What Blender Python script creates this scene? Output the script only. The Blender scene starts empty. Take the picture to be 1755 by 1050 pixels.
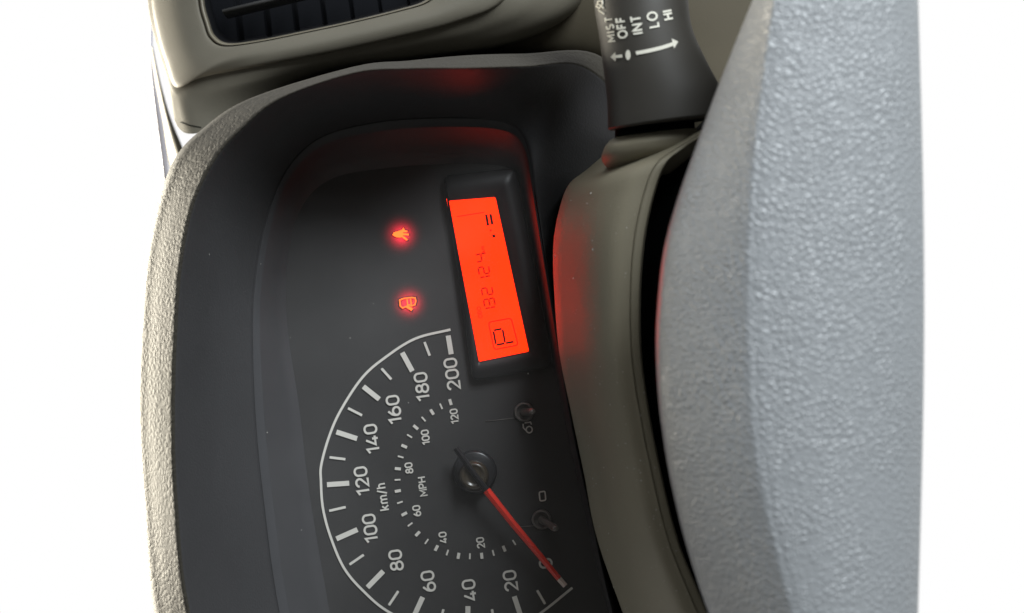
import bpy, bmesh, math, random
import numpy as np
from mathutils import Vector, Matrix
from mathutils.bvhtree import BVHTree

random.seed(7)
scene = bpy.context.scene
col = scene.collection

# ------------------------------------------------------------------ camera
# The car stands upright (+Z up, +Y towards the windscreen, +X to the passenger side);
# the photographer held the phone turned a quarter, so the camera is rolled by 90 degrees.
D = 0.42                      # camera to instrument face, metres
K = 0.0002 / D                # metres per photo pixel and metre of distance
BASE = 1.0                    # height of the optical axis above the road
cam_data = bpy.data.cameras.new('camera')
cam = bpy.data.objects.new('camera', cam_data)
col.objects.link(cam)
cam.matrix_world = Matrix(((0, 1, 0, 0), (0, 0, -1, -D), (-1, 0, 0, BASE), (0, 0, 0, 1)))
cam_data.sensor_width = 36.0
cam_data.lens = 36.0 * D / (1755 * 0.0002)
cam_data.clip_start = 0.01
cam_data.clip_end = 100
cam_data.dof.use_dof = True
cam_data.dof.focus_distance = 0.412
cam_data.dof.aperture_fstop = 13
scene.camera = cam

# ------------------------------------------------------------------ daylight
world = bpy.data.worlds.new('World')
scene.world = world
world.use_nodes = True
bg = world.node_tree.nodes['Background']
bg.inputs['Color'].default_value = (1.0, 1.0, 1.0, 1)
bg.inputs['Strength'].default_value = 1.0


def area(name, loc, target, sx, sy, power, color):
    l = bpy.data.lights.new(name, 'AREA')
    l.shape = 'RECTANGLE'
    l.size, l.size_y, l.energy, l.color = sx, sy, power, color
    o = bpy.data.objects.new(name, l)
    col.objects.link(o)
    o.location = loc
    o.rotation_euler = (Vector(target) - Vector(loc)).to_track_quat('-Z', 'Y').to_euler()
    return o


# daylight coming down through the windscreen
area('windscreen_daylight', (-0.04, 0.38, 1.64), (0.02, 0.0, 1.08), 0.45, 0.4, 32, (1.0, 0.92, 0.75))
# cool daylight from the passenger-side window, over the photographer's shoulder
area('side_window_daylight', (0.60, -0.72, 0.64), (0.0, -0.17, 0.90), 0.4, 0.4, 17, (0.90, 0.96, 1.0))

scene.view_settings.view_transform = 'Standard'
scene.view_settings.look = 'None'
scene.view_settings.exposure = 0
scene.view_settings.gamma = 1
scene.render.engine = 'CYCLES'
scene.cycles.use_denoising = True
scene.cycles.max_bounces = 8
scene.cycles.transparent_max_bounces = 8
scene.cycles.sample_clamp_indirect = 4


# ------------------------------------------------------------------ helpers
def P(px, py, w):
    """Photo pixel + height w above the instrument face (towards the driver) -> point in the car."""
    s = K * (D - w)
    u = (px - 877.5) * s
    v = -(py - 525.0) * s
    return Vector((v, -w, BASE - u))


def cr(p0, p1, p2, p3, t):
    return 0.5 * ((2 * p1) + (-p0 + p2) * t + (2 * p0 - 5 * p1 + 4 * p2 - p3) * t * t
                  + (-p0 + 3 * p1 - 3 * p2 + p3) * t ** 3)


def spline(pts, sub):
    """Catmull-Rom through the points, sub samples per span."""
    n = len(pts)
    out = []
    for i in range(n - 1):
        p0 = pts[i - 1] if i > 0 else pts[i] * 2 - pts[i + 1]
        p3 = pts[i + 2] if i + 2 < n else pts[i + 1] * 2 - pts[i]
        for k in range(sub):
            out.append(cr(p0, pts[i], pts[i + 1], p3, k / sub))
    out.append(pts[-1])
    return out


def link(name, verts, faces, mat, parent=None, smooth=True):
    me = bpy.data.meshes.new(name)
    me.from_pydata([tuple(v) for v in verts], [], faces)
    me.update()
    if smooth:
        for p in me.polygons:
            p.use_smooth = True
    o = bpy.data.objects.new(name, me)
    col.objects.link(o)
    if mat:
        me.materials.append(mat)
    if parent:
        o.parent = parent
    return o


def empty(name, label, cat, group=None):
    o = bpy.data.objects.new(name, None)
    col.objects.link(o)
    o.empty_display_size = 0.02
    o['label'] = label
    o['category'] = cat
    if group:
        o['group'] = group
    return o


def loft(name, curves, mat, parent, sub_along=6, sub_across=5, sharp=()):
    """Surface through a list of curves; each curve is a list of (px, py, w).
    Indices in `sharp` are curves the surface folds at."""
    cs = [spline([P(*q) for q in c], sub_along) for c in curves]
    n = len(cs[0])
    groups, cur = [], [0]
    for i in range(1, len(cs)):
        cur.append(i)
        if i in sharp and i != len(cs) - 1:
            groups.append(cur)
            cur = [i]
    groups.append(cur)
    rows = []
    verts, faces = [], []
    for g in groups:
        start = len(verts)
        cols = [spline([cs[i][j] for i in g], sub_across) for j in range(n)]
        m = len(cols[0])
        for j in range(n):
            verts += cols[j]
        for j in range(n - 1):
            for k in range(m - 1):
                a = start + j * m + k
                faces.append((a, a + 1, a + m + 1, a + m))
    return link(name, verts, faces, mat, parent)


def ribbon(poly, width, closed=False):
    """2-D stroked polyline -> (left, right) outline with mitred corners."""
    pts = [np.array(p, float) for p in poly]
    n = len(pts)
    L, R = [], []
    for i in range(n):
        if closed:
            a, b = pts[(i - 1) % n], pts[(i + 1) % n]
            d1, d2 = pts[i] - a, b - pts[i]
        else:
            d1 = pts[i] - pts[i - 1] if i > 0 else pts[1] - pts[0]
            d2 = pts[i + 1] - pts[i] if i < n - 1 else d1
        d1 = d1 / (np.linalg.norm(d1) + 1e-12)
        d2 = d2 / (np.linalg.norm(d2) + 1e-12)
        n1, n2 = np.array((-d1[1], d1[0])), np.array((-d2[1], d2[0]))
        m = n1 + n2
        m /= np.linalg.norm(m) + 1e-12
        k = min(1.0 / max(0.35, float(m @ n1)), 1.8)
        L.append(pts[i] + m * width / 2 * k)
        R.append(pts[i] - m * width / 2 * k)
    return L, R


def arc(cx, cy, rx, ry, a0, a1, n=12):
    return [(cx + rx * math.cos(math.radians(a0 + (a1 - a0) * i / n)),
             cy + ry * math.sin(math.radians(a0 + (a1 - a0) * i / n))) for i in range(n + 1)]


# stroke alphabet, unit height: glyph -> (advance, [(polyline, closed)])
GL = {
    '0': (.56, [(arc(.28, .70, .28, .30, 0, 180) + arc(.28, .30, .28, .30, 180, 360), True)]),
    '1': (.34, [([(.0, .80), (.28, 1.0), (.28, 0)], False)]),
    '2': (.56, [(arc(.28, .71, .27, .29, 170, -35) + [(.02, .0), (.58, .0)], False)]),
    '3': (.56, [(arc(.27, .76, .24, .24, 150, -90) + arc(.27, .26, .28, .26, 90, -150), False)]),
    '4': (.60, [([(.36, 1.0), (.0, .24), (.62, .24)], False), ([(.43, .48), (.43, 0)], False)]),
    '6': (.56, [(arc(.28, .30, .28, .30, 0, 360, 22)[:-1], True),
                ([(.0, .32), (.01, .48), (.07, .68), (.32, 1.0)], False)]),
    '8': (.56, [(arc(.28, .76, .23, .24, 0, 360, 22)[:-1], True),
                (arc(.28, .27, .28, .27, 0, 360, 22)[:-1], True)]),
    'M': (.78, [([(0, 0), (0, 1), (.39, .35), (.78, 1), (.78, 0)], False)]),
    'P': (.56, [([(0, 0), (0, 1), (.30, 1)] + arc(.30, .73, .26, .27, 90, -90) + [(0, .46)], False)]),
    'H': (.62, [([(0, 0), (0, 1)], False), ([(.62, 0), (.62, 1)], False), ([(0, .5), (.62, .5)], False)]),
    'k': (.50, [([(0, 0), (0, 1)], False), ([(.44, .70), (.03, .30)], False), ([(.15, .42), (.48, 0)], False)]),
    'm': (.84, [([(0, 0), (0, .72)], False), (arc(.21, .49, .21, .22, 180, 0) + [(.42, 0)], False),
                (arc(.63, .49, .21, .22, 180, 0) + [(.84, 0)], False)]),
    '/': (.40, [([(0, -.08), (.38, 1.02)], False)]),
    'h': (.44, [([(0, 0), (0, 1)], False), (arc(.22, .48, .22, .24, 180, 0) + [(.44, 0)], False)]),
    'O': (.84, [(arc(.42, .5, .42, .5, 0, 360, 28)[:-1], True)]),
    'F': (.48, [([(.48, 1), (0, 1), (0, 0)], False), ([(0, .52), (.42, .52)], False)]),
    'I': (.02, [([(.01, 0), (.01, 1)], False)]),
    'N': (.66, [([(0, 0), (0, 1), (.66, 0), (.66, 1)], False)]),
    'T': (.60, [([(0, 1), (.60, 1)], False), ([(.30, 1), (.30, 0)], False)]),
    'L': (.46, [([(0, 1), (0, 0), (.46, 0)], False)]),
    'S': (.54, [(arc(.27, .75, .25, .25, 40, 270, 12) + arc(.27, .25, .27, .25, 90, -140, 12), False)]),
    'D': (.6, [([(0, 0), (0, 1), (.3, 1)] + arc(.3, .5, .3, .5, 90, -90) + [(0, 0)], False)]),
    'i': (.02, [([(.01, 0), (.01, .66)], False), ([(.01, .84), (.01, 1.0)], False)]),
    'p': (.46, [([(0, -.25), (0, .7), (.2, .7)] + arc(.22, .35, .24, .35, 90, -90) + [(0, 0)], False)]),
}
# seven-segment digits of the display
SEG = {'a': ((.04, 1), (.51, 1)), 'b': ((.55, .96), (.55, .54)), 'c': ((.55, .46), (.55, .04)),
       'd': ((.04, 0), (.51, 0)), 'e': ((0, .46), (0, .04)), 'f': ((0, .96), (0, .54)), 'g': ((.04, .5), (.51, .5))}
SEVEN = {'1': 'bc', '2': 'abged', '3': 'abgcd', '4': 'fgbc', 'P': 'efabg', '0': 'abcdef'}


def place_px(strokes, width, to3, thick, nrm=None):
    """strokes in photo pixels -> solid thin relief; to3(x, y, lift) gives the point."""
    verts, faces = [], []
    for si, (poly, closed) in enumerate(strokes):
        thick = thick + .00002        # crossing strokes never share a plane
        if nrm:                       # curved ground: short steps so that the print hugs it
            q, src = [], list(poly) + ([poly[0]] if closed else [])
            for a, b in zip(src[:-1], src[1:]):
                m = max(1, int(math.hypot(b[0] - a[0], b[1] - a[1]) / 2.5))
                q += [(a[0] + (b[0] - a[0]) * k / m, a[1] + (b[1] - a[1]) * k / m) for k in range(m)]
            poly = q if closed else q + [src[-1]]
        L, R = ribbon(poly, width, closed)
        n = len(L)
        b = len(verts)
        for i in range(n):
            verts += [to3(L[i][0], L[i][1], thick), to3(R[i][0], R[i][1], thick),
                      to3(L[i][0], L[i][1], 0), to3(R[i][0], R[i][1], 0)]
        for i in range(n if closed else n - 1):
            j = (i + 1) % n
            a, c = b + 4 * i, b + 4 * j
            faces += [(a, c, c + 1, a + 1), (a, a + 2, c + 2, c), (a + 1, c + 1, c + 3, a + 3)]
    return verts, faces


def text_strokes(txt, cx, cy, h, tilt, gap=.24, sx=1.0, glyphs=GL):
    """Writing that reads upwards in the photo (level in the car), centred at a pixel."""
    t = math.radians(tilt)
    R = (-math.sin(t), -math.cos(t))
    U = (-math.cos(t), math.sin(t))
    adv = sum(glyphs[c][0] for c in txt) * sx + gap * (len(txt) - 1)
    x = -adv / 2
    out = []
    for c in txt:
        a, st = glyphs[c]
        for poly, closed in st:
            q = []
            for gx, gy in poly:
                A, B = (x + gx * sx) * h, (gy - .5) * h
                q.append((cx + A * R[0] + B * U[0], cy + A * R[1] + B * U[1]))
            out.append((q, closed))
        x += a * sx + gap
    return out


def plane_at(w):
    return lambda x, y, lift: P(x, y, w + lift)


# ------------------------------------------------------------------ materials
def mat(name, color, rough=.5, spec=.5, grain=None, mottled=0.0, fine=None, coat=0.0):
    """grain = (cell size in m, strength): leather-like pebbles; fine = (scale, strength): spark-eroded plastic."""
    m = bpy.data.materials.new(name)
    m.use_nodes = True
    nt = m.node_tree
    b = nt.nodes['Principled BSDF']
    b.inputs['Base Color'].default_value = (*color, 1)
    b.inputs['Roughness'].default_value = rough
    b.inputs['Specular IOR Level'].default_value = spec
    b.inputs['Coat Weight'].default_value = coat
    tc = nt.nodes.new('ShaderNodeTexCoord')
    last = None
    if grain:
        size, strength, dist = grain
        warp = nt.nodes.new('ShaderNodeTexNoise')
        warp.inputs['Scale'].default_value = .5 / size
        warp.inputs['Detail'].default_value = 3
        nt.links.new(tc.outputs['Object'], warp.inputs['Vector'])
        mixv = nt.nodes.new('ShaderNodeVectorMath')
        mixv.operation = 'MULTIPLY_ADD'
        mixv.inputs[1].default_value = (size * .9,) * 3
        nt.links.new(warp.outputs['Color'], mixv.inputs[0])
        nt.links.new(tc.outputs['Object'], mixv.inputs[2])
        v = nt.nodes.new('ShaderNodeTexVoronoi')
        v.feature = 'DISTANCE_TO_EDGE'
        v.inputs['Scale'].default_value = 1 / size
        nt.links.new(mixv.outputs[0], v.inputs['Vector'])
        ramp = nt.nodes.new('ShaderNodeMapRange')
        ramp.interpolation_type = 'SMOOTHSTEP'
        ramp.inputs['From Max'].default_value = .30
        nt.links.new(v.outputs['Distance'], ramp.inputs['Value'])
        bu = nt.nodes.new('ShaderNodeBump')
        bu.inputs['Strength'].default_value = strength
        bu.inputs['Distance'].default_value = dist
        var = nt.nodes.new('ShaderNodeTexNoise')          # the grain is worn flatter in places
        var.inputs['Scale'].default_value = .13 / size
        var.inputs['Detail'].default_value = 4
        nt.links.new(tc.outputs['Object'], var.inputs['Vector'])
        vr = nt.nodes.new('ShaderNodeMapRange')
        vr.inputs['From Min'].default_value, vr.inputs['From Max'].default_value = .35, .65
        vr.inputs['To Min'].default_value, vr.inputs['To Max'].default_value = .45, 1.0
        nt.links.new(var.outputs['Fac'], vr.inputs['Value'])
        mul = nt.nodes.new('ShaderNodeMath')
        mul.operation = 'MULTIPLY'
        nt.links.new(ramp.outputs['Result'], mul.inputs[0])
        nt.links.new(vr.outputs['Result'], mul.inputs[1])
        nt.links.new(mul.outputs[0], bu.inputs['Height'])
        last = bu
    if fine:
        n2 = nt.nodes.new('ShaderNodeTexNoise')
        n2.inputs['Scale'].default_value = fine[0]
        n2.inputs['Detail'].default_value = 2
        nt.links.new(tc.outputs['Object'], n2.inputs['Vector'])
        bu = nt.nodes.new('ShaderNodeBump')
        bu.inputs['Strength'].default_value = fine[1]
        bu.inputs['Distance'].default_value = .0003
        nt.links.new(n2.outputs['Fac'], bu.inputs['Height'])
        if last:
            nt.links.new(last.outputs['Normal'], bu.inputs['Normal'])
        last = bu
    if last:
        nt.links.new(last.outputs['Normal'], b.inputs['Normal'])
    if mottled:
        n3 = nt.nodes.new('ShaderNodeTexNoise')
        n3.inputs['Scale'].default_value = 45
        n3.inputs['Detail'].default_value = 6
        n3.inputs['Roughness'].default_value = .65
        nt.links.new(tc.outputs['Object'], n3.inputs['Vector'])
        r = nt.nodes.new('ShaderNodeMapRange')
        r.inputs['From Min'].default_value = .3
        r.inputs['From Max'].default_value = .7
        r.inputs['To Min'].default_value = max(.02, rough - mottled)
        r.inputs['To Max'].default_value = min(1, rough + mottled)
        nt.links.new(n3.outputs['Fac'], r.inputs['Value'])
        nt.links.new(r.outputs['Result'], b.inputs['Roughness'])
        mx = nt.nodes.new('ShaderNodeMix')
        mx.data_type = 'RGBA'
        mx.inputs['A'].default_value = (*[c * .88 for c in color], 1)
        mx.inputs['B'].default_value = (*[min(1, c * 1.12) for c in color], 1)
        nt.links.new(n3.outputs['Fac'], mx.inputs['Factor'])
        nt.links.new(mx.outputs['Result'], b.inputs['Base Color'])
    return m


def emit(name, color, strength):
    m = bpy.data.materials.new(name)
    m.use_nodes = True
    b = m.node_tree.nodes['Principled BSDF']
    b.inputs['Base Color'].default_value = (.01, .002, .0, 1)
    b.inputs['Specular IOR Level'].default_value = 0
    b.inputs['Emission Color'].default_value = (*color, 1)
    b.inputs['Emission Strength'].default_value = strength
    return m


M_HOOD = mat('hood_grained_plastic', (.030, .0268, .0205), .66, .2, grain=(.0019, .36, .0005))
M_LINING = mat('hood_lining_plastic', (.034, .0335, .035), .6, .3, fine=(1400, .35), mottled=.05)
M_MASK = mat('cluster_surround_plastic', (.046, .046, .049), .5, .4, mottled=.05)
M_FACE = mat('dial_face_print', (.038, .037, .037), .6, .3, mottled=.05)
M_PRINT = mat('dial_ivory_print', (.62, .60, .55), .6, .2)
M_BLACK = mat('gloss_black_plastic', (.010, .010, .011), .4, .35)
M_DEEP = mat('deep_black_plastic_and_shade', (.002, .0026, .0026), .8, .03)  # black parts, and the painted shade in the column gap
M_DASH = mat('dash_beige_grey_plastic', (.112, .102, .079), .62, .25, fine=(2500, .25), mottled=.06)
M_DARKDASH = mat('dash_lower_plastic', (.070, .060, .041), .65, .2, fine=(2500, .25), mottled=.06)
M_COVER = mat('column_cover_plastic', (.235, .212, .152), .56, .35, fine=(2600, .35), mottled=.06)
M_STALK = mat('stalk_black_plastic', (.034, .031, .026), .55, .3, fine=(3000, .12), mottled=.06)
M_STALKTXT = mat('stalk_cream_print', (.62, .60, .52), .6, .2)
M_PAD = mat('wheel_pad_grained_plastic', (.222, .232, .240), .42, .55, grain=(.0014, .50, .0005))
M_VENTRIM = mat('vent_rim_plastic', (.14, .125, .09), .4, .5)
M_BLADE = mat('vent_blade_plastic', (.06, .06, .06), .4, .5)
M_VENTDARK = mat('vent_duct_plastic', (.004, .0045, .006), .8, .1)
M_TRIM = mat('dash_top_plastic', (.42, .42, .48), .5, .4)
M_NEEDLE = mat('needle_red', (.80, .045, .028), .4, .3)
M_NEEDLEDARK = mat('needle_black', (.022, .022, .024), .3, .5)
M_TIP = mat('needle_white_tip', (.75, .62, .55), .5, .3)
M_SEG = mat('lcd_dark_segment', (.012, .004, .004), .5, .1)
M_FAINT = emit('lcd_thin_segment', (1.0, .006, .0), .42)
M_LCD = emit('lcd_orange_backlight', (1.0, .020, .0), 3.2)
nt = M_LCD.node_tree
tcn, nzn, mxn = nt.nodes.new('ShaderNodeTexCoord'), nt.nodes.new('ShaderNodeTexNoise'), nt.nodes.new('ShaderNodeMix')
nzn.inputs['Scale'].default_value = 55
nzn.inputs['Detail'].default_value = 2
mxn.data_type = 'RGBA'
mxn.inputs['A'].default_value = (.95, .014, .0, 1)
mxn.inputs['B'].default_value = (1.0, .021, .0, 1)
nt.links.new(tcn.outputs['Object'], nzn.inputs['Vector'])
nt.links.new(nzn.outputs['Fac'], mxn.inputs['Factor'])
nt.links.new(mxn.outputs['Result'], nt.nodes['Principled BSDF'].inputs['Emission Color'])
M_TELL = emit('telltale_backlight', (1.0, .12, .02), 3.0)
M_DUST = mat('dust_lint', (.55, .53, .48), .9, .1)
M_BRONZE = mat('hub_cap_plastic', (.05, .040, .028), .25, .6)
M_KNOB = mat('reset_stem_plastic', (.14, .13, .12), .3, .6)
M_SEAM = mat('seam_shadow_gap', (.012, .012, .010), .8, .1)

# ------------------------------------------------------------------ the cabin behind and above the photographer, which keeps the daylight off
def quad_box(name, boxes, m):
    verts, faces = [], []
    for (x0, x1, y0, y1, z0, z1) in boxes:
        b = len(verts)
        verts += [(x, y, z) for x in (x0, x1) for y in (y0, y1) for z in (z0, z1)]
        faces += [tuple(b + i for i in q) for q in ((0, 1, 3, 2), (4, 6, 7, 5), (0, 4, 5, 1), (2, 3, 7, 6), (0, 2, 6, 4), (1, 5, 7, 3))]
    o = link(name, verts, faces, m, None, smooth=False)
    o['kind'] = 'structure'
    return o


M_CABIN = mat('cabin_cloth', (.10, .10, .10), .9, .1)
quad_box('cabin', [(-.85, .95, -1.45, -.12, 1.52, 1.56),      # headliner
                   (-.85, .95, -1.50, -1.45, .45, 1.56),      # rear
                   (-.90, -.85, -1.50, .02, .45, 1.56),       # driver's door
                   (.95, 1.0, -1.50, .02, .45, .95),          # passenger door below its window
                   (-.85, .95, -1.45, .02, .43, .47)], M_CABIN)

# ------------------------------------------------------------------ dashboard: hood over the instruments
dash = empty('dashboard', 'charcoal grained dashboard with hooded instrument bay and air vent', 'dashboard')

C1 = [(345, 1300), (265, 1050), (243, 850), (234, 700), (239, 560), (249, 450), (268, 360), (300, 273), (349, 220),
      (430, 168), (607, 114), (700, 104), (800, 95), (900, 92), (1020, 92), (1095, 170), (1085, 300), (1025, 380),
      (1010, 500), (1030, 700), (1070, 900), (1110, 1050), (1180, 1300)]
C3 = [(400, 1300), (323, 1050), (301, 850), (297, 700), (302, 550), (310, 450), (330, 350), (367, 273), (410, 223),
      (480, 168), (607, 124), (700, 117), (800, 116), (900, 113), (1000, 112), (1065, 180), (1055, 290), (985, 365),
      (965, 480), (985, 700), (1025, 900), (1065, 1050), (1140, 1300)]
CA = [(540, 1300), (480, 1050), (452, 850), (438, 700), (434, 550), (441, 460), (457, 380), (482, 310), (520, 258),
      (570, 228), (650, 210), (720, 204), (790, 203), (850, 207), (885, 220), (903, 250), (912, 300), (924, 380),
      (940, 480), (975, 700), (1012, 880), (1050, 1050), (1120, 1300)]
CB = [(610, 1300), (565, 1050), (531, 850), (513, 700), (495, 580), (490, 500), (495, 430), (510, 370), (540, 325),
      (585, 300), (660, 288), (725, 282), (790, 280), (840, 282), (872, 288), (888, 305), (897, 340), (912, 420),
      (930, 520), (968, 720), (1005, 890), (1043, 1050), (1113, 1300)]


def hw(i, a, b):
    """height of a hood curve: full on the brow, lower on the cheek and the lower lip"""
    t = min(max((i - 12) / 4, 0), 1)
    if i >= 17 and b > 0 and a > .0165:
        b *= .82
    return a * (1 - t) + b * t


def mixc(A, B, t, w):
    return [(a[0] + (b[0] - a[0]) * t, a[1] + (b[1] - a[1]) * t, w(i)) for i, (a, b) in enumerate(zip(A, B))]


hood_curves = [
    mixc(C1, C1, 0, lambda i: hw(i, -.11, -.10)),
    mixc(C1, C1, 0, lambda i: hw(i, -.02, -.06)),
    mixc(C1, C1, 0, lambda i: hw(i, .046, -.026)),
    mixc(C1, C3, .30, lambda i: hw(i, .0590, -.020)),
    mixc(C1, C3, .85, lambda i: hw(i, .0690, -.014)),
    mixc(C1, C3, .98, lambda i: hw(i, .0705, -.012)),
    mixc(C3, CA, .02, lambda i: hw(i, .0700, -.011)),
    mixc(C3, CA, .09, lambda i: hw(i, .0665, -.008)),
    mixc(C3, CA, .50, lambda i: hw(i, .0420, .010)),
    mixc(C3, CA, .93, lambda i: hw(i, .0195, .0190)),
    mixc(CA, CA, 0, lambda i: hw(i, .0170, .0170)),
]
loft('hood', hood_curves[:7], M_HOOD, dash, 7, 4)
loft('hood_lining', hood_curves[6:], M_LINING, dash, 7, 6)
surround_curves = [
    mixc(CA, CA, 0, lambda i: hw(i, .0170, .0170)),
    mixc(CA, CB, .12, lambda i: hw(i, .0150, .0148)),
    mixc(CA, CB, .70, lambda i: hw(i, .0040, .0050)),
    mixc(CA, CB, 1.0, lambda i: 0.0),
]

# centre panel with the air vent
V0 = [(338, -90), (340, 0), (350, 42), (360, 66), (384, 79), (440, 73), (520, 57), (600, 40), (690, 18), (735, 3), (757, -25), (762, -90)]
V1 = [(256, -90), (259, 0), (270, 62), (284, 108), (302, 150), (345, 133), (430, 116), (540, 96), (660, 70), (780, 40), (865, 0), (890, -90)]
V2 = [(250, -90), (253, 0), (264, 62), (280, 115), (299, 168), (330, 175), (430, 150), (560, 122), (700, 104), (880, 68), (985, 10), (1003, -90)]
V3 = [(252, -90), (255, 0), (266, 66), (284, 130), (304, 216), (350, 226), (450, 190), (590, 150), (740, 118), (885, 74), (988, 16), (1005, -90)]
def cw(pts, w):
    return [(x, y, w) for x, y in pts]
def cmix(A, B, t, w):
    return [(a[0] + (b[0] - a[0]) * t, a[1] + (b[1] - a[1]) * t, w) for a, b in zip(A, B)]
def slope(c, w0, w1):
    return [(x, y, w0 + (w1 - w0) * min(max((x - 380) / 260, 0), 1)) for x, y, _ in c]
def bend(c):
    return [(x, y, w - .016 * max(0, (430 - x) / 170) ** 1.7) for x, y, w in c]
panel_curves = [cw(V0, -.030), cmix(V0, V1, .06, -.0275), cmix(V0, V1, .5, -.026), cmix(V0, V1, .9, -.028),
                cw(V1, -.031), slope(cmix(V1, V2, .5, 0), -.0316, -.037), slope(cw(V2, 0), -.0325, -.050), slope(cw(V3, 0), -.0350, -.085), cw(V3, -.13)]
panel_curves = [bend(c) for c in panel_curves]
loft('centre_panel', panel_curves, M_DASH, dash, 6, 5, sharp=(4, 7))

# vent: rim lip, duct, blades and vanes
vent = bpy.data.objects.new('air_vent', None)
col.objects.link(vent)
vent.parent = dash
vc = (560, -45)
def toward(A, t):
    return [(x + (vc[0] - x) * t, y + (vc[1] - y) * t) for x, y in A]
loft('rim', [bend(cw(V0, -.0302)), bend(cw(toward(V0, .015), -.0285)), bend(cw(toward(V0, .035), -.0295)), bend(cw(toward(V0, .045), -.036))], M_VENTRIM, vent, 5, 4)
loft('duct', [bend(cw(toward(V0, .045), -.036)), cw(toward(V0, .06), -.06), cw(toward(V0, .10), -.11)], M_VENTDARK, vent, 5, 3)
link('duct_back', [P(330, -100, -.105), P(770, -100, -.105), P(770, 80, -.105), P(330, 80, -.105)], [(0, 1, 2, 3)], M_VENTDARK, vent)


def bar(name, a, b, wa, wb, hw_px, thick, m, parent, rnd=3):
    """rounded flat bar between two pixels: half width in px, thickness in m"""
    A, B = P(a[0], a[1], wa), P(b[0], b[1], wb)
    ax = (B - A).normalized()
    out = Vector((0, -1, 0))
    side = ax.cross(out).normalized()
    out = side.cross(ax).normalized()
    hwm = hw_px * K * (D - (wa + wb) / 2)
    ring = []
    n = 12
    for i in range(n):
        t = 2 * math.pi * i / n
        c, s = math.cos(t), math.sin(t)
        p = .55
        ring.append(side * hwm * math.copysign(abs(c) ** p, c) + out * thick / 2 * math.copysign(abs(s) ** p, s))
    verts = [A + r for r in ring] + [B + r for r in ring]
    faces = [(i, (i + 1) % n, n + (i + 1) % n, n + i) for i in range(n)]
    faces += [tuple(range(n - 1, -1, -1)), tuple(range(n, 2 * n))]
    return link(name, verts, faces, m, parent)


bar('blade', (386, 24), (760, -66), -.044, -.044, 4.5, .010, M_BLADE, vent)
bar('blade', (400, -40), (760, -125), -.044, -.044, 4.5, .010, M_BLADE, vent)
for x in range(400, 740, 48):
    bar('vane', (x, -70), (x + 14, 78 - (x - 380) * .2), -.075, -.075, 2.0, .012, M_VENTDARK, vent)

# lower dash panel behind the stalk and the dash top by the windscreen
loft('lower_panel', [[(780, -120, -.05), (1000, -120, -.055), (1200, -120, -.060), (1420, -120, -.05)],
                     [(775, 60, -.070), (1000, 60, -.068), (1200, 60, -.045), (1420, 60, -.03)],
                     [(790, 130, -.095), (1000, 140, -.088), (1200, 200, -.035), (1420, 200, -.015)],
                     [(800, 330, -.16), (1000, 360, -.15), (1200, 420, -.05), (1420, 420, -.03)]], M_DARKDASH, dash, 8, 8)
loft('column_gap_shade', [[(900, 88, -.062), (1000, 96, -.062), (1100, 110, -.06), (1190, 175, -.04)],
                         [(900, 150, -.045), (1000, 160, -.045), (1100, 170, -.04), (1190, 220, -.032)],
                         [(900, 360, -.02), (1000, 360, -.02), (1100, 360, -.02), (1190, 360, -.02)]], M_DEEP, dash, 6, 5)  # black sheet added as the deep shade behind the stalk neck
loft('windscreen_trim', [[(262, 40, -.20), (263, 110, -.20), (278, 200, -.20), (290, 300, -.20), (300, 420, -.2)],
                         [(258, 40, -.19), (258, 110, -.19), (268, 200, -.19), (281, 300, -.19), (292, 420, -.19)],
                         [(255, 40, -.21), (254, 110, -.21), (262, 200, -.21), (270, 300, -.21), (280, 420, -.21)]], M_TRIM, dash, 6, 4)
loft('dash_top', [[(262, 80, -.17), (275, 140, -.17), (292, 200, -.17), (312, 250, -.17), (340, 320, -.17)],
                  [(259, 80, -.172), (270, 140, -.172), (284, 205, -.172), (300, 262, -.172), (326, 330, -.172)],
                  [(257, 80, -.19), (266, 140, -.19), (278, 205, -.19), (292, 290, -.19), (318, 340, -.19)]], M_DASH, dash, 6, 4)
cp = bpy.data.objects['centre_panel']
cp_bvh = BVHTree.FromPolygons([q.co for q in cp.data.vertices], [tuple(p.vertices) for p in cp.data.polygons])
def on_panel(x, y, lift):
    e = Vector((0, -D, BASE))
    h = cp_bvh.ray_cast(e, (P(x, y, 0) - e).normalized())
    return (h[0] if h[0] is not None else P(x, y, -.045)) + Vector((0, -lift - .0001, 0))
v, f = place_px([([(309, 209), (322, 214), (345, 218)], False)], 1.6, on_panel, .0001, True)
link('panel_seam', v, f, M_SEAM, dash, smooth=False)

# ------------------------------------------------------------------ instrument cluster
cl = empty('instrument_cluster', 'dark speedometer cluster with red needle and lit orange odometer display', 'speedometer')
loft('surround', surround_curves, M_MASK, cl, 7, 5)
bpts = spline([P(x, y, 0.0) for x, y in CB], 7)
link('dial_face', bpts, [tuple(range(len(bpts)))], M_FACE, cl, smooth=False)

# white scale arc: a true circle fitted to the print
apx = np.array([(772, 564.5), (712, 580), (661.3, 611.5), (621, 646.7), (584, 702.7), (564, 748), (550.7, 796), (550, 823.7),
                (553.4, 870), (566.3, 919), (589.5, 973), (622.9, 1012.8), (666.6, 1048.8), (928.6, 1049), (981, 1007)])
def spl2(pts, sub):
    return [(p.x, p.y) for p in spline([Vector((x, y, 0)) for x, y in pts], sub)]
arc_px = spl2([tuple(p) for p in apx[:13]] + [(740, 1083), (815, 1095), (880, 1080), (928.6, 1049), (981, 1007)], 8)
v, f = place_px([(arc_px, False)], 4.2, plane_at(.0003), .0002)
link('scale_arc', v, f, M_PRINT, cl, smooth=False)

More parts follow.
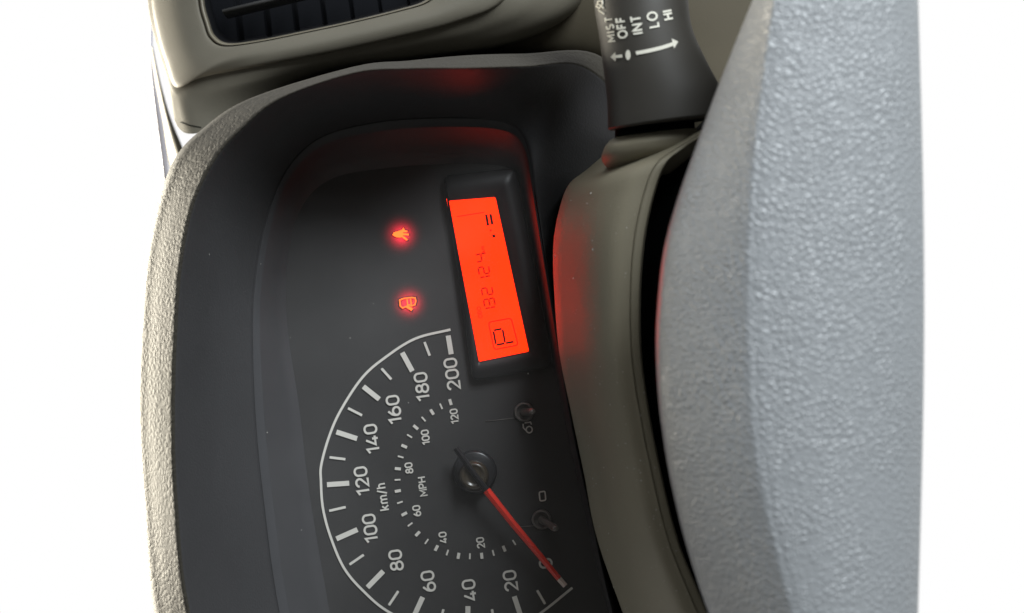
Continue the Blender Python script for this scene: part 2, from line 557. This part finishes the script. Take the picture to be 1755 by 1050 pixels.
KMH = [((768, 574.7), (773.3, 606.7)), ((727.5, 585.9), (736.5, 609.3)), ((689.3, 604), (706.7, 636)), ((653.9, 631.2), (670.7, 649.9)),
       ((622.7, 662.1), (650.1, 684)), ((596.5, 699.2), (620.5, 711.5)), ((576.5, 740), (612, 751.5)), ((564.8, 783.5), (592, 786.7)),
       ((560.4, 830.4), (598.5, 827.8)), ((564.2, 875.2), (592.5, 868.7)), ((576.6, 923.3), (612.6, 907.3)), ((599, 967.3), (623.4, 950.5)),
       ((629.8, 1006.4), (656.9, 978.6)), ((666.6, 1037), (682.6, 1012.8)), ((709, 1057), (724.5, 1023)), ((753, 1070), (760, 1044)),
       ((801.5, 1078), (802, 1038.5)), ((849, 1072), (843, 1044)), ((893, 1057), (881.4, 1021.7)), ((934.3, 1034.9), (920.6, 1011.3))]
for i, (a, b) in enumerate(KMH):
    v, f = place_px([([a, b], False)], 8.6 if i % 2 == 0 else 4.3, plane_at(.0003), .0002)
    link('tick_mark', v, f, M_PRINT, cl, smooth=False)
MPH = [(772, 688.8), (756, 696), (740.5, 705.9), (726, 718), (712.5, 732), (702, 747), (692.8, 764.5), (686.7, 782.7), (681.9, 803),
       (681.3, 822), (681.8, 841.2), (685.4, 860.8), (692.9, 880.6), (702.9, 898.6), (715.8, 914.5), (731.2, 927.7), (748, 939),
       (766.7, 946.7), (785.7, 952.3), (805.3, 953), (825.6, 952.3), (845.4, 947.3), (864, 940), (881.2, 929.5), (884, 904)]
for i, (x, y) in enumerate(MPH):
    d = np.array((x - 811, y - 816.0))
    d /= np.linalg.norm(d)
    h = 5.2 if i % 2 == 0 else 5.0
    v, f = place_px([([(x - d[0] * h, y - d[1] * h), (x + d[0] * h, y + d[1] * h)], False)], 5.0 if i % 2 == 0 else 2.8, plane_at(.0003), .0002)
    link('inner_tick_mark', v, f, M_PRINT, cl, smooth=False)
for txt, x, y in [('200', 774.7, 640.8), ('180', 723.2, 662.7), ('160', 675.2, 701.9), ('140', 637.3, 752), ('120', 620.3, 824.2),
                  ('100', 634.5, 905.5), ('80', 678.7, 960), ('60', 734, 996), ('40', 804.5, 1011.3), ('20', 874.7, 995.1), ('0', 935.3, 965.2)]:
    v, f = place_px(text_strokes(txt, x, y, 20.3, 8.5, .27, 1.2), 3.7, plane_at(.0003), .0002)
    link('numeral', v, f, M_PRINT, cl, smooth=False)
for txt, x, y in [('120', 778.7, 713.3), ('100', 729.3, 749.3), ('80', 700.8, 801.9), ('60', 714.2, 875.2), ('40', 759.2, 921), ('20', 823.5, 930)]:
    v, f = place_px(text_strokes(txt, x, y, 11.6, 8.5, .25, 1.08), 2.5, plane_at(.0003), .0002)
    link('inner_numeral', v, f, M_PRINT, cl, smooth=False)
v, f = place_px(text_strokes('km/h', 655.6, 851.5, 15, 9, .26, 1.0), 2.7, plane_at(.0003), .0002)
link('unit_lettering', v, f, M_PRINT, cl, smooth=False)
v, f = place_px(text_strokes('MPH', 724.5, 833.5, 12, 9, .28, 1.05), 2.4, plane_at(.0003), .0002)
link('unit_lettering', v, f, M_PRINT, cl, smooth=False)


# odometer display: gloss black housing with a recessed lit screen
def prism(name, loop, w0, w1, m, parent, inset=0.0, cap=True):
    """loop of pixels raised from w0 to w1, edge rounded by an inset step"""
    n = len(loop)
    c = (sum(p[0] for p in loop) / n, sum(p[1] for p in loop) / n)
    sh = lambda t: [(x + (c[0] - x) * t, y + (c[1] - y) * t) for x, y in loop]
    rows = [[P(x, y, w0) for x, y in loop], [P(x, y, w1 - (w1 - w0) * .25) for x, y in loop],
            [P(x, y, w1 - (w1 - w0) * .06) for x, y in sh(inset * .35)], [P(x, y, w1) for x, y in sh(inset)]]
    verts = sum(rows, [])
    faces = []
    for r in range(3):
        for i in range(n):
            j = (i + 1) % n
            faces.append((r * n + i, r * n + j, (r + 1) * n + j, (r + 1) * n + i))
    if cap:
        faces.append(tuple(3 * n + i for i in range(n)))
    return link(name, verts, faces, m, parent)


def rloop(corners, r, n=5):
    out = []
    m = len(corners)
    for i in range(m):
        p, a, b = [np.array(corners[k % m], float) for k in (i, i - 1, i + 1)]
        da, db = (a - p) / np.linalg.norm(a - p), (b - p) / np.linalg.norm(b - p)
        s, e = p + da * r, p + db * r
        for k in range(n + 1):
            t = k / n
            out.append(tuple((1 - t) ** 2 * s + 2 * t * (1 - t) * p + t * t * e))
    return out


disp = bpy.data.objects.new('odometer_display', None)
col.objects.link(disp)
disp.parent = cl
outer = rloop([(760, 300), (884, 287), (949, 628), (810, 653)], 14, 6)
inner = rloop([(769, 344), (849, 337.5), (906.5, 602), (821, 619.5)], 3, 6)
n = len(outer)
rows = [[P(x, y, 0.0) for x, y in outer], [P(x, y, .0035) for x, y in outer],
        [P(x + (855 - x) * .03, y + (470 - y) * .02, .0045) for x, y in outer],
        [P(x + (x - 838) * .05, y + (y - 476) * .02, .0045) for x, y in inner], [P(x, y, .0040) for x, y in inner], [P(x, y, .0012) for x, y in inner]]
link('housing', sum(rows, []), [(r * n + i, r * n + (i + 1) % n, (r + 1) * n + (i + 1) % n, (r + 1) * n + i) for r in range(5) for i in range(n)],
     M_BLACK, disp)
lcd = link('screen', [P(765, 340, .0016), P(853, 333, .0016), P(910, 606, .0016), P(818, 624, .0016)], [(0, 1, 2, 3)], M_LCD, disp, smooth=False)
WL = .0018
dl = bpy.data.lights.new('display_light', 'AREA')            # added lamp boosting the lit screen's red on the plastic around it
dl.shape, dl.size, dl.size_y, dl.energy, dl.color = 'RECTANGLE', .013, .050, .014, (1.0, .03, .01)
do = bpy.data.objects.new('display_light', dl)
col.objects.link(do)
do.matrix_world = Matrix.Translation(P(838, 478, .0048)) @ Vector((0, -1, 0)).to_track_quat('-Z', 'X').to_matrix().to_4x4()
do.parent = disp
def lcd_mark(name, strokes, width, m=M_SEG):
    v, f = place_px(strokes, width, plane_at(WL), .0001)
    return link(name, v, f, m, lcd, smooth=False)
def seven(ch, cx, cy, h, tilt, sx=1.0):
    g = {ch: (.55, [([SEG[s][0], SEG[s][1]], False) for s in SEVEN[ch]])}
    return text_strokes(ch, cx, cy, h, tilt, 0, sx, g)
for ch, x, y in [('1', 841.5, 533), ('3', 838.6, 518), ('2', 835, 499), ('1', 832.5, 480), ('2', 829.3, 463), ('4', 825, 441)]:
    lcd_mark('digit', seven(ch, x, y, 18, 10.8, 1.25), 2.5, M_FAINT)
lcd_mark('lettering', text_strokes('ODO', 822, 535, 6.5, 10.8, .3, 1.0), 1.0, M_FAINT)
lcd_mark('lettering', text_strokes('km', 827.5, 427, 6, 10.8, .3, 1.0), 1.0, M_FAINT)
lcd_mark('gear_letter', seven('P', 863.5, 575.5, 32, 10.8, 1.45), 3.4)
lcd_mark('gear_frame', [(rloop([(837, 552), (876, 545), (888, 591), (847, 599)], 5, 4), True)], 1.7, M_FAINT)
lcd_mark('fuel_bar', [([(833.2, 367.5), (836.5, 386.5)], False)], 4.2)
lcd_mark('fuel_bar', [([(840.6, 366.5), (843.8, 384.5)], False)], 4.2)
lcd_mark('fuel_dot', [([(845.5, 401.8), (847, 406.6)], False)], 5.0)
lcd_mark('fuel_dot', [([(840.5, 393), (841.2, 396)], False)], 3.0, M_FAINT)
lcd_mark('fuel_outline', [([(783, 371), (830, 363.5)], False)], .9*1.5, M_FAINT)


# lit warning symbols
def shape(name, loops, w, m, parent):
    bm = bmesh.new()
    for lp in loops:
        bm.faces.new([bm.verts.new(P(x, y, w)) for x, y in lp])
    me = bpy.data.meshes.new(name)
    bm.to_mesh(me); bm.free()
    me.materials.append(m)
    o = bpy.data.objects.new(name, me)
    col.objects.link(o)
    o.parent = parent
    return o


belt = [(673.5, 402.5), (676, 397.5), (681, 395), (687, 393.5), (691, 390.5), (693, 393.8), (698, 395), (699.5, 398), (694.5, 399),
        (700.5, 401.8), (695, 403), (698.5, 409.5), (695.5, 411), (690.5, 407), (684, 406.8), (678, 406)]
belt_loops = [[(672.5, 402.5), (675, 397.8), (680, 396.5), (688, 393.8), (691, 396), (691, 405.5), (686, 407), (679, 406.3)],
              [(688, 394.2), (692, 389.5), (693.5, 394), (698.5, 395.2), (697.5, 397.6), (690.5, 397.8)],
              [(690, 399.2), (701, 400.4), (700.5, 403.2), (690, 402.8)],
              [(689, 404), (694, 405.5), (699, 410.5), (696.5, 412), (690, 407.5)]]
shape('warning_light', belt_loops, .0006, M_TELL, cl)
t2 = []
ring_o = [(685, 514), (691, 511.5), (705, 509.5), (711.5, 510.5), (712.5, 516), (711, 522), (705, 524), (701, 522), (698, 524), (690, 527.5), (686, 524)]
car_strokes = [(ring_o, True), ([(697.5, 512.5), (698.5, 523)], False), ([(703.5, 511.5), (705, 522.5)], False)]
v, f = place_px(car_strokes, 2.1, plane_at(.0005), .0002)
v2, f2 = place_px([([(697, 524.5), (706.5, 530.5)], False)], 5.0, plane_at(.0005), .0002)
f += [tuple(i + len(v) for i in q) for q in f2]
link('warning_light', v + v2, f, M_TELL, cl, smooth=False)
for x, y in ((686, 401), (699, 519)):
    l = bpy.data.lights.new('warning_glow', 'SPOT')
    l.energy, l.color, l.shadow_soft_size = .017, (1.0, .02, .05), .0010
    l.spot_size, l.spot_blend = math.radians(125), 1.0
    o = bpy.data.objects.new('warning_glow', l)
    col.objects.link(o)
    o.matrix_world = Matrix.Translation(P(x, y, .0042)) @ Vector((0, 1, 0)).to_track_quat('-Z', 'Y').to_matrix().to_4x4()
    o.parent = cl


# needle
def disc_stack(name, cx, cy, rings, m, parent, n=40, cut=None):
    """rings: (radius px, w); surface of revolution about the viewing normal of the face"""
    verts, faces = [], []
    for r, w in rings:
        for i in range(n):
            t = 2 * math.pi * i / n
            s = (D - 0) / (D - w)
            c = P(cx, cy, w)
            rm = r * K * D
            verts.append(c + Vector((math.sin(t) * rm, 0, math.cos(t) * rm)))
    for k in range(len(rings) - 1):
        for i in range(n):
            j = (i + 1) % n
            faces.append((k * n + i, k * n + j, (k + 1) * n + j, (k + 1) * n + i))
    faces.append(tuple((len(rings) - 1) * n + i for i in range(n)))
    return link(name, verts, faces, m, parent)


needle = bpy.data.objects.new('needle', None)
col.objects.link(needle)
needle.parent = cl
disc_stack('hub_skirt', 814, 808, [(38, .0002), (37, .0030), (35, .0042), (31, .0046)], M_NEEDLEDARK, needle)
disc_stack('hub_cap', 812, 815, [(26, .0046), (25, .0085), (22, .0102), (17, .0108), (16, .0104), (9, .0106)], M_BRONZE, needle)
def taper(name, pts, m, parent, hh=.0013):
    """pts: (x, y, half width px, w)"""
    verts, faces = [], []
    for k, (x, y, h, w) in enumerate(pts):
        a = pts[min(k + 1, len(pts) - 1)]; b = pts[max(k - 1, 0)]
        d = np.array((a[0] - b[0], a[1] - b[1]), float); d /= np.linalg.norm(d)
        nx, ny = -d[1], d[0]
        verts += [P(x + nx * h, y + ny * h, w - hh), P(x + nx * h * .85, y + ny * h * .85, w + hh * .35), P(x, y, w + hh),
                  P(x - nx * h * .85, y - ny * h * .85, w + hh * .35), P(x - nx * h, y - ny * h, w - hh)]
    for k in range(len(pts) - 1):
        a = 5 * k
        for i in range(5):
            j = (i + 1) % 5
            faces.append((a + i, a + j, a + 5 + j, a + 5 + i))
    faces += [(0, 4, 3, 2, 1), tuple(5 * (len(pts) - 1) + i for i in range(5))]
    return link(name, verts, faces, m, parent, smooth=False)
taper('tail', [(781, 768, 5.5, .0115), (795, 787, 5.2, .0118), (815, 815, 4.8, .0120), (836.5, 843, 4.6, .0120)], M_NEEDLEDARK, needle)
taper('pointer', [(834, 840, 7.0, .0120), (880, 898, 6.4, .0110), (925, 951.5, 5.6, .0100), (958, 991.5, 5.0, .0095)], M_NEEDLE, needle)
taper('tip', [(958.2, 991.8, 5.0, .0095), (969, 1004, 4.6, .0093)], M_TIP, needle)


# trip reset stems
def stem(bx, by, tx, ty):
    r = bpy.data.objects.new('reset_knob', None)
    col.objects.link(r)
    r.parent = cl
    disc_stack('socket', bx, by, [(17, .0001), (16.5, .0014), (14, .0020), (12.5, .0016), (12, .0002)], M_KNOB, r, 28)
    A, B = P(bx, by, .001), P(tx, ty, .013)
    ax = (B - A).normalized()
    s = ax.orthogonal().normalized(); t = ax.cross(s)
    verts, faces = [], []
    prof = [(0, 6.5), (.2, 6.2), (.8, 6.0), (.93, 5.6), (.985, 4.2), (1.0, 2.0)]
    for q, rad in prof:
        for i in range(20):
            a = 2 * math.pi * i / 20
            verts.append(A + (B - A) * q + (s * math.cos(a) + t * math.sin(a)) * rad * K * D)
    for k in range(len(prof) - 1):
        for i in range(20):
            faces.append((k * 20 + i, k * 20 + (i + 1) % 20, (k + 1) * 20 + (i + 1) % 20, (k + 1) * 20 + i))
    faces.append(tuple(100 + i for i in range(20)))
    link('stem', verts, faces, M_KNOB, r)
stem(898, 706, 913, 705)
stem(928, 890, 953, 906)
v, f = place_px([(arc(907, 736, 5.2, 5.5, 20, 380, 14)[:-1], True), ([(903, 739), (897, 733), (896.5, 726)], False), ([(899, 724.5), (909, 723), (911, 727)], False)],
                2.2, plane_at(.0003), .0002)
link('reset_symbol', v, f, M_PRINT, cl, smooth=False)
v, f = place_px([(rloop([(924, 843), (934, 841.5), (935.5, 857), (925.5, 858.5)], 3, 3), True)], 2.4, plane_at(.0003), .0002)
link('reset_symbol', v, f, M_PRINT, cl, smooth=False)
bar('mould_line', (832, 722), (884, 716), .0002, .0002, .6, .0003, M_KNOB, cl)
bar('mould_line', (889, 903), (921, 900), .0002, .0002, .6, .0003, M_KNOB, cl)

# clear lens closing the instrument bay
M_LENS = bpy.data.materials.new('clear_lens')
M_LENS.use_nodes = True
nt = M_LENS.node_tree
nt.nodes.clear()
out_n = nt.nodes.new('ShaderNodeOutputMaterial')
mixn = nt.nodes.new('ShaderNodeMixShader')
tr = nt.nodes.new('ShaderNodeBsdfTransparent')
gl = nt.nodes.new('ShaderNodeBsdfGlossy')
gl.inputs['Roughness'].default_value = .08
fr = nt.nodes.new('ShaderNodeFresnel')
fr.inputs['IOR'].default_value = 1.45
nt.links.new(fr.outputs[0], mixn.inputs[0])
nt.links.new(tr.outputs[0], mixn.inputs[1])
nt.links.new(gl.outputs[0], mixn.inputs[2])
film = nt.nodes.new('ShaderNodeBsdfDiffuse')           # pale patchy film added as haze, lifting the dark dials
film.inputs['Color'].default_value = (.78, .77, .76, 1)
tcf, nzf, mrf, mixf = [nt.nodes.new(k) for k in ('ShaderNodeTexCoord', 'ShaderNodeTexNoise', 'ShaderNodeMapRange', 'ShaderNodeMixShader')]
nzf.inputs['Scale'].default_value = 28
nzf.inputs['Detail'].default_value = 5
mrf.inputs['From Min'].default_value, mrf.inputs['From Max'].default_value = .3, .75
mrf.inputs['To Min'].default_value, mrf.inputs['To Max'].default_value = .012, .034
nt.links.new(tcf.outputs['Object'], nzf.inputs['Vector'])
nt.links.new(nzf.outputs['Fac'], mrf.inputs['Value'])
nt.links.new(mrf.outputs['Result'], mixf.inputs[0])
nt.links.new(mixn.outputs[0], mixf.inputs[1])
nt.links.new(film.outputs[0], mixf.inputs[2])
nt.links.new(mixf.outputs[0], out_n.inputs['Surface'])
lens_px = [(a[0] + (b[0] - a[0]) * hw(i, .10, .05), a[1] + (b[1] - a[1]) * hw(i, .10, .05)) for i, (a, b) in enumerate(zip(CA, CB))]
lens_pts = spline([P(x, y, .0138) for x, y in lens_px], 7)
link('lens', lens_pts, [tuple(range(len(lens_pts)))], M_LENS, cl, smooth=False)

# ------------------------------------------------------------------ steering column cover
cov = empty('steering_column_cover', 'olive grey plastic shroud between instruments and steering wheel', 'column cover')
FL = [(1052, 250), (1005, 290), (973, 317), (956, 365), (947, 427), (950, 517), (958, 607), (978, 707), (1001, 817), (1018, 907), (1049, 1002), (1110, 1160), (1190, 1320)]
FR = [(1236, 216), (1178, 250), (1143, 277), (1122, 325), (1104, 405), (1096, 500), (1098, 610), (1113, 717), (1135, 826), (1158, 917), (1187, 993), (1262, 1160), (1350, 1320)]
def fmix(t, w, dx=0.0, topw=0.0):
    return [(a[0] + (b[0] - a[0]) * t + dx, a[1] + (b[1] - a[1]) * t, w + (topw * 3 * (1 - t) if i == 0 else topw * .5 if i == 1 else 0)) for i, (a, b) in enumerate(zip(FL, FR))]
cov_curves = [fmix(0, -.03, 6), fmix(0, .030, 1, -.006), fmix(.035, .042, 0, -.008), fmix(.16, .0520, 0, -.010), fmix(.40, .0680, 0, -.010),
              fmix(.66, .0790, 0, -.008), fmix(.86, .0815, 0, -.006), fmix(.885, .0816, 0, -.006), fmix(.895, .0810, 0, -.006), fmix(.905, .0816, 0, -.006), fmix(.975, .0815, 0, -.006), fmix(1.0, .0800, 0, -.006),
              fmix(1.0, .070, 2, -.006), fmix(1.0, .03, 6)]
loft('shroud', cov_curves, M_COVER, cov, 7, 4)


def rings(name, rs, m, parent, n=48, sub=5, cap0=True, cap1=True):
    """tube through rings (cx, cy, hx, hy, w, rw, bulge): half-width vector in px, depth radius, front bulge in px"""
    keys = []
    for cx, cy, hx, hy, w, rw, bu in rs:
        ring = []
        for i in range(n):
            t = 2 * math.pi * i / n
            c, s = math.cos(t), math.sin(t)
            ring.append(P(cx + hx * c, cy + hy * c + bu * s, w) + Vector((0, -rw * s, 0)))
        keys.append(ring)
    cols = [spline([k[i] for k in keys], sub) for i in range(n)]
    mlen = len(cols[0])
    verts = [cols[i][k] for k in range(mlen) for i in range(n)]
    faces = [(k * n + i, k * n + (i + 1) % n, (k + 1) * n + (i + 1) % n, (k + 1) * n + i) for k in range(mlen - 1) for i in range(n)]
    if cap0: faces.append(tuple(range(n)))
    if cap1: faces.append(tuple((mlen - 1) * n + i for i in range(n)))
    return link(name, verts, faces, m, parent)


rings('stalk_collar', [(1122, 229, 72, -8, .066, .0105, 4), (1120, 234, 76, -8, .066, .0115, 5), (1117, 246, 82, -9, .066, .0125, 6),
                       (1116, 268, 83, -10, .062, .0130, 8), (1128, 300, 62, -12, .052, .010, 6)], M_COVER, cov)

# ------------------------------------------------------------------ wiper stalk
st = empty('wiper_stalk', 'matt black wiper lever with cream printed settings above the column cover', 'lever')
barrel = rings('barrel', [(1085, -160, 76, -8, .070, .0120, 3), (1090, -80, 77, -8, .070, .0122, 4), (1098, 0, 79.5, -8, .070, .0125, 4), (1107, 60, 79, -8, .070, .0128, 4),
                          (1124, 120, 88, -10, .070, .0132, 4), (1138, 165, 97, -11, .070, .0136, 5), (1142, 203, 100, -12, .070, .0138, 6),
                          (1142, 209, 99.5, -12, .070, .0137, 6), (1142, 211.5, 96, -11, .070, .0130, 6)], M_STALK, st, 64, 6)
rings('neck', [(1122, 205, 68, -8, .068, .0095, 4), (1122, 232, 68, -8, .067, .0095, 4)], M_DEEP, st)
bpy.context.view_layer.update()
bvh = BVHTree.FromPolygons([v.co for v in barrel.data.vertices], [tuple(p.vertices) for p in barrel.data.polygons])
eye = Vector((0, -D, BASE))
def on_barrel(x, y, lift):
    d = (P(x, y, 0) - eye).normalized()
    hit = bvh.ray_cast(eye, d)
    if hit[0] is None:
        return P(x, y, .08)
    nr = hit[1] if hit[1].dot(d) < 0 else -hit[1]
    return hit[0] + nr * (.00015 + lift)
def stalk_mark(name, strokes, width):
    v, f = place_px(strokes, width, on_barrel, .00015, True)
    return link(name, v, f, M_STALKTXT, st, smooth=False)
for txt, x, y, h, w, tl in [('MIST', 1047, 50, 11.5, 2.3, 8), ('OFF', 1066, 47.5, 14, 2.9, 8), ('INT', 1091.5, 42.5, 15.5, 3.0, 9), ('LO', 1118.5, 34, 15.5, 3.0, 10), ('HI', 1143.5, 26, 14.5, 3.0, 12)]:
    stalk_mark('lettering', text_strokes(txt, x, y, h, tl, .46 if txt == 'MIST' else .32, 1.15 if txt == 'MIST' else 1.0), w)
stalk_mark('wash_symbol', [([(1037, 24), (1027, 17)], False), ([(1036, 14), (1026, 6)], False), ([(1034, 7), (1029, 14), (1024, 11), (1027, 2), (1033, 1), (1034, 7)], False)], 2.0)
def flat_mark(name, loop):
    pts = [on_barrel(x, y, .00012) for x, y in loop]
    return link(name, pts, [tuple(range(len(pts)))], M_STALKTXT, st, smooth=False)
stalk_mark('arrow', [([(1067.5, 95.6), (1055, 97)], False)], 5.0)
flat_mark('arrow', [(1047.5, 97.6), (1055.5, 89), (1056.5, 105)])
flat_mark('dot', arc(1077, 94, 4.3, 8.6, 0, 360, 18)[:-1])
stalk_mark('arrow', [(spl2([(1090.5, 91), (1112, 87), (1135, 81.5), (1153, 75.5)], 4), False)], 6.2)
flat_mark('arrow', [(1161.5, 71.5), (1150.5, 66.5), (1154.5, 83.5)])

# ------------------------------------------------------------------ steering wheel hub
wh = empty('steering_wheel', 'pale grey grained steering wheel hub pad close to the camera', 'steering wheel')
EL = [(1395, -260), (1335, -100), (1290, 0), (1232, 145), (1195, 245), (1160, 345), (1138, 430), (1128, 520), (1125, 600), (1130, 690), (1142, 780), (1158, 860), (1180, 945), (1215, 1050), (1270, 1180), (1340, 1320)]
EC = [(1372, -260), (1345, -100), (1326, 0), (1306, 145), (1294, 245), (1287, 345), (1284, 430), (1283, 520), (1284, 600), (1288, 690), (1297, 780), (1312, 860), (1332, 945), (1360, 1050), (1400, 1180), (1450, 1320)]
ER = [(1560 + 24 * math.exp(-((y - 520) / 700) ** 2), y) for x, y in EL]
def em(A, B, t, w, dx=0.0):
    return [(a[0] + (b[0] - a[0]) * t + dx, a[1] + (b[1] - a[1]) * t, w) for a, b in zip(A, B)]
loft('hub_pad', [em(EL, EL, 0, .088, 30), em(EL, EL, 0, .118, 4), em(EL, EL, 0, .128, 0), em(EL, EC, .08, .1345), em(EL, EC, .5, .1430), em(EL, EC, .93, .1492),
                 em(EC, ER, .03, .1500), em(EC, ER, .12, .1503), em(EC, ER, .4, .1500), em(EC, ER, .8, .1465), em(EC, ER, .97, .1425), em(ER, ER, 0, .1390), em(ER, ER, 0, .128, -4), em(ER, ER, 0, .09, -20)],
     M_PAD, wh, 6, 4)
GL0 = [(x - 22, y) for x, y in FR[:1]]
def shell_row(dx, w):
    return [(x + (20 if y < 200 else dx * min(1, .3 + (y - 240) / 150) if y < 345 else dx), y, w) for x, y in EL]
loft('back_shell', [shell_row(-75, .050), shell_row(-30, .064), em(EL, EL, 0, .072, 20), em(EL, EL, 0, .078, 120), em(EL, EL, 0, .08, 190)], M_DEEP, wh, 6, 4)

# ------------------------------------------------------------------ dust
def dust(name, label, spots, m):
    verts, faces = [], []
    for p, r in spots:
        b = len(verts)
        e = Vector((random.uniform(.6, 1.5), random.uniform(.3, .6), random.uniform(.6, 1.5)))
        for d in ((1, 0, 0), (-1, 0, 0), (0, 1, 0), (0, -1, 0), (0, 0, 1), (0, 0, -1)):
            verts.append(p + Vector(d) * r * Vector((1, 1, 1)).dot(Vector(d) * 0 + Vector((1, 0, 0))) if False else p + Vector((d[0] * e.x, d[1] * e.y, d[2] * e.z)) * r)
        for t in ((0, 2, 4), (2, 1, 4), (1, 3, 4), (3, 0, 4), (2, 0, 5), (1, 2, 5), (3, 1, 5), (0, 3, 5)):
            faces.append(tuple(b + i for i in t))
    o = link(name, verts, faces, m, None, smooth=False)
    o['kind'] = 'stuff'
    o['label'] = label
    o['category'] = 'dust'
    return o
dg = bpy.context.evaluated_depsgraph_get()
def bvh_of(o):
    return BVHTree.FromPolygons([v.co for v in o.data.vertices], [tuple(p.vertices) for p in o.data.polygons])
bcov = bvh_of(bpy.data.objects['shroud'])
spots = []
for k in range(150):
    t = random.random()
    y = random.choice([random.uniform(300, 1050), random.uniform(600, 1050)])
    x = np.interp(y, [300, 430, 600, 800, 1050], [985, 950, 960, 1000, 1060]) + random.random() ** 1.3 * 130
    h = bcov.ray_cast(eye, (P(x, y, 0) - eye).normalized())
    if h[0] is not None:
        spots.append((h[0], random.choice([.00010, .00013, .00017, .00026])))
for x, y in [(458, 741), (447, 452), (498, 578), (359, 436), (517, 908), (600, 579), (700, 690), (905, 640), (560, 470), (640, 520)]:
    best = None
    for nm in ('lens', 'hood_lining', 'surround'):
        h = bvh_of(bpy.data.objects[nm]).ray_cast(eye, (P(x, y, 0) - eye).normalized())
        if h[0] is not None and (best is None or h[3] < best[3]):
            best = h
    if best:
        spots.append((best[0] + Vector((0, -.0001, 0)), random.choice([.00012, .00016, .0002])))
bpad = bvh_of(bpy.data.objects['hub_pad'])
for k in range(25):
    h = bpad.ray_cast(eye, (P(random.uniform(1140, 1290), random.uniform(100, 1040), 0) - eye).normalized())
    if h[0] is not None:
        spots.append((h[0], random.choice([.00007, .0001])))
dust('dust', 'pale dust specks scattered over the column cover and dials', spots, M_DUST)
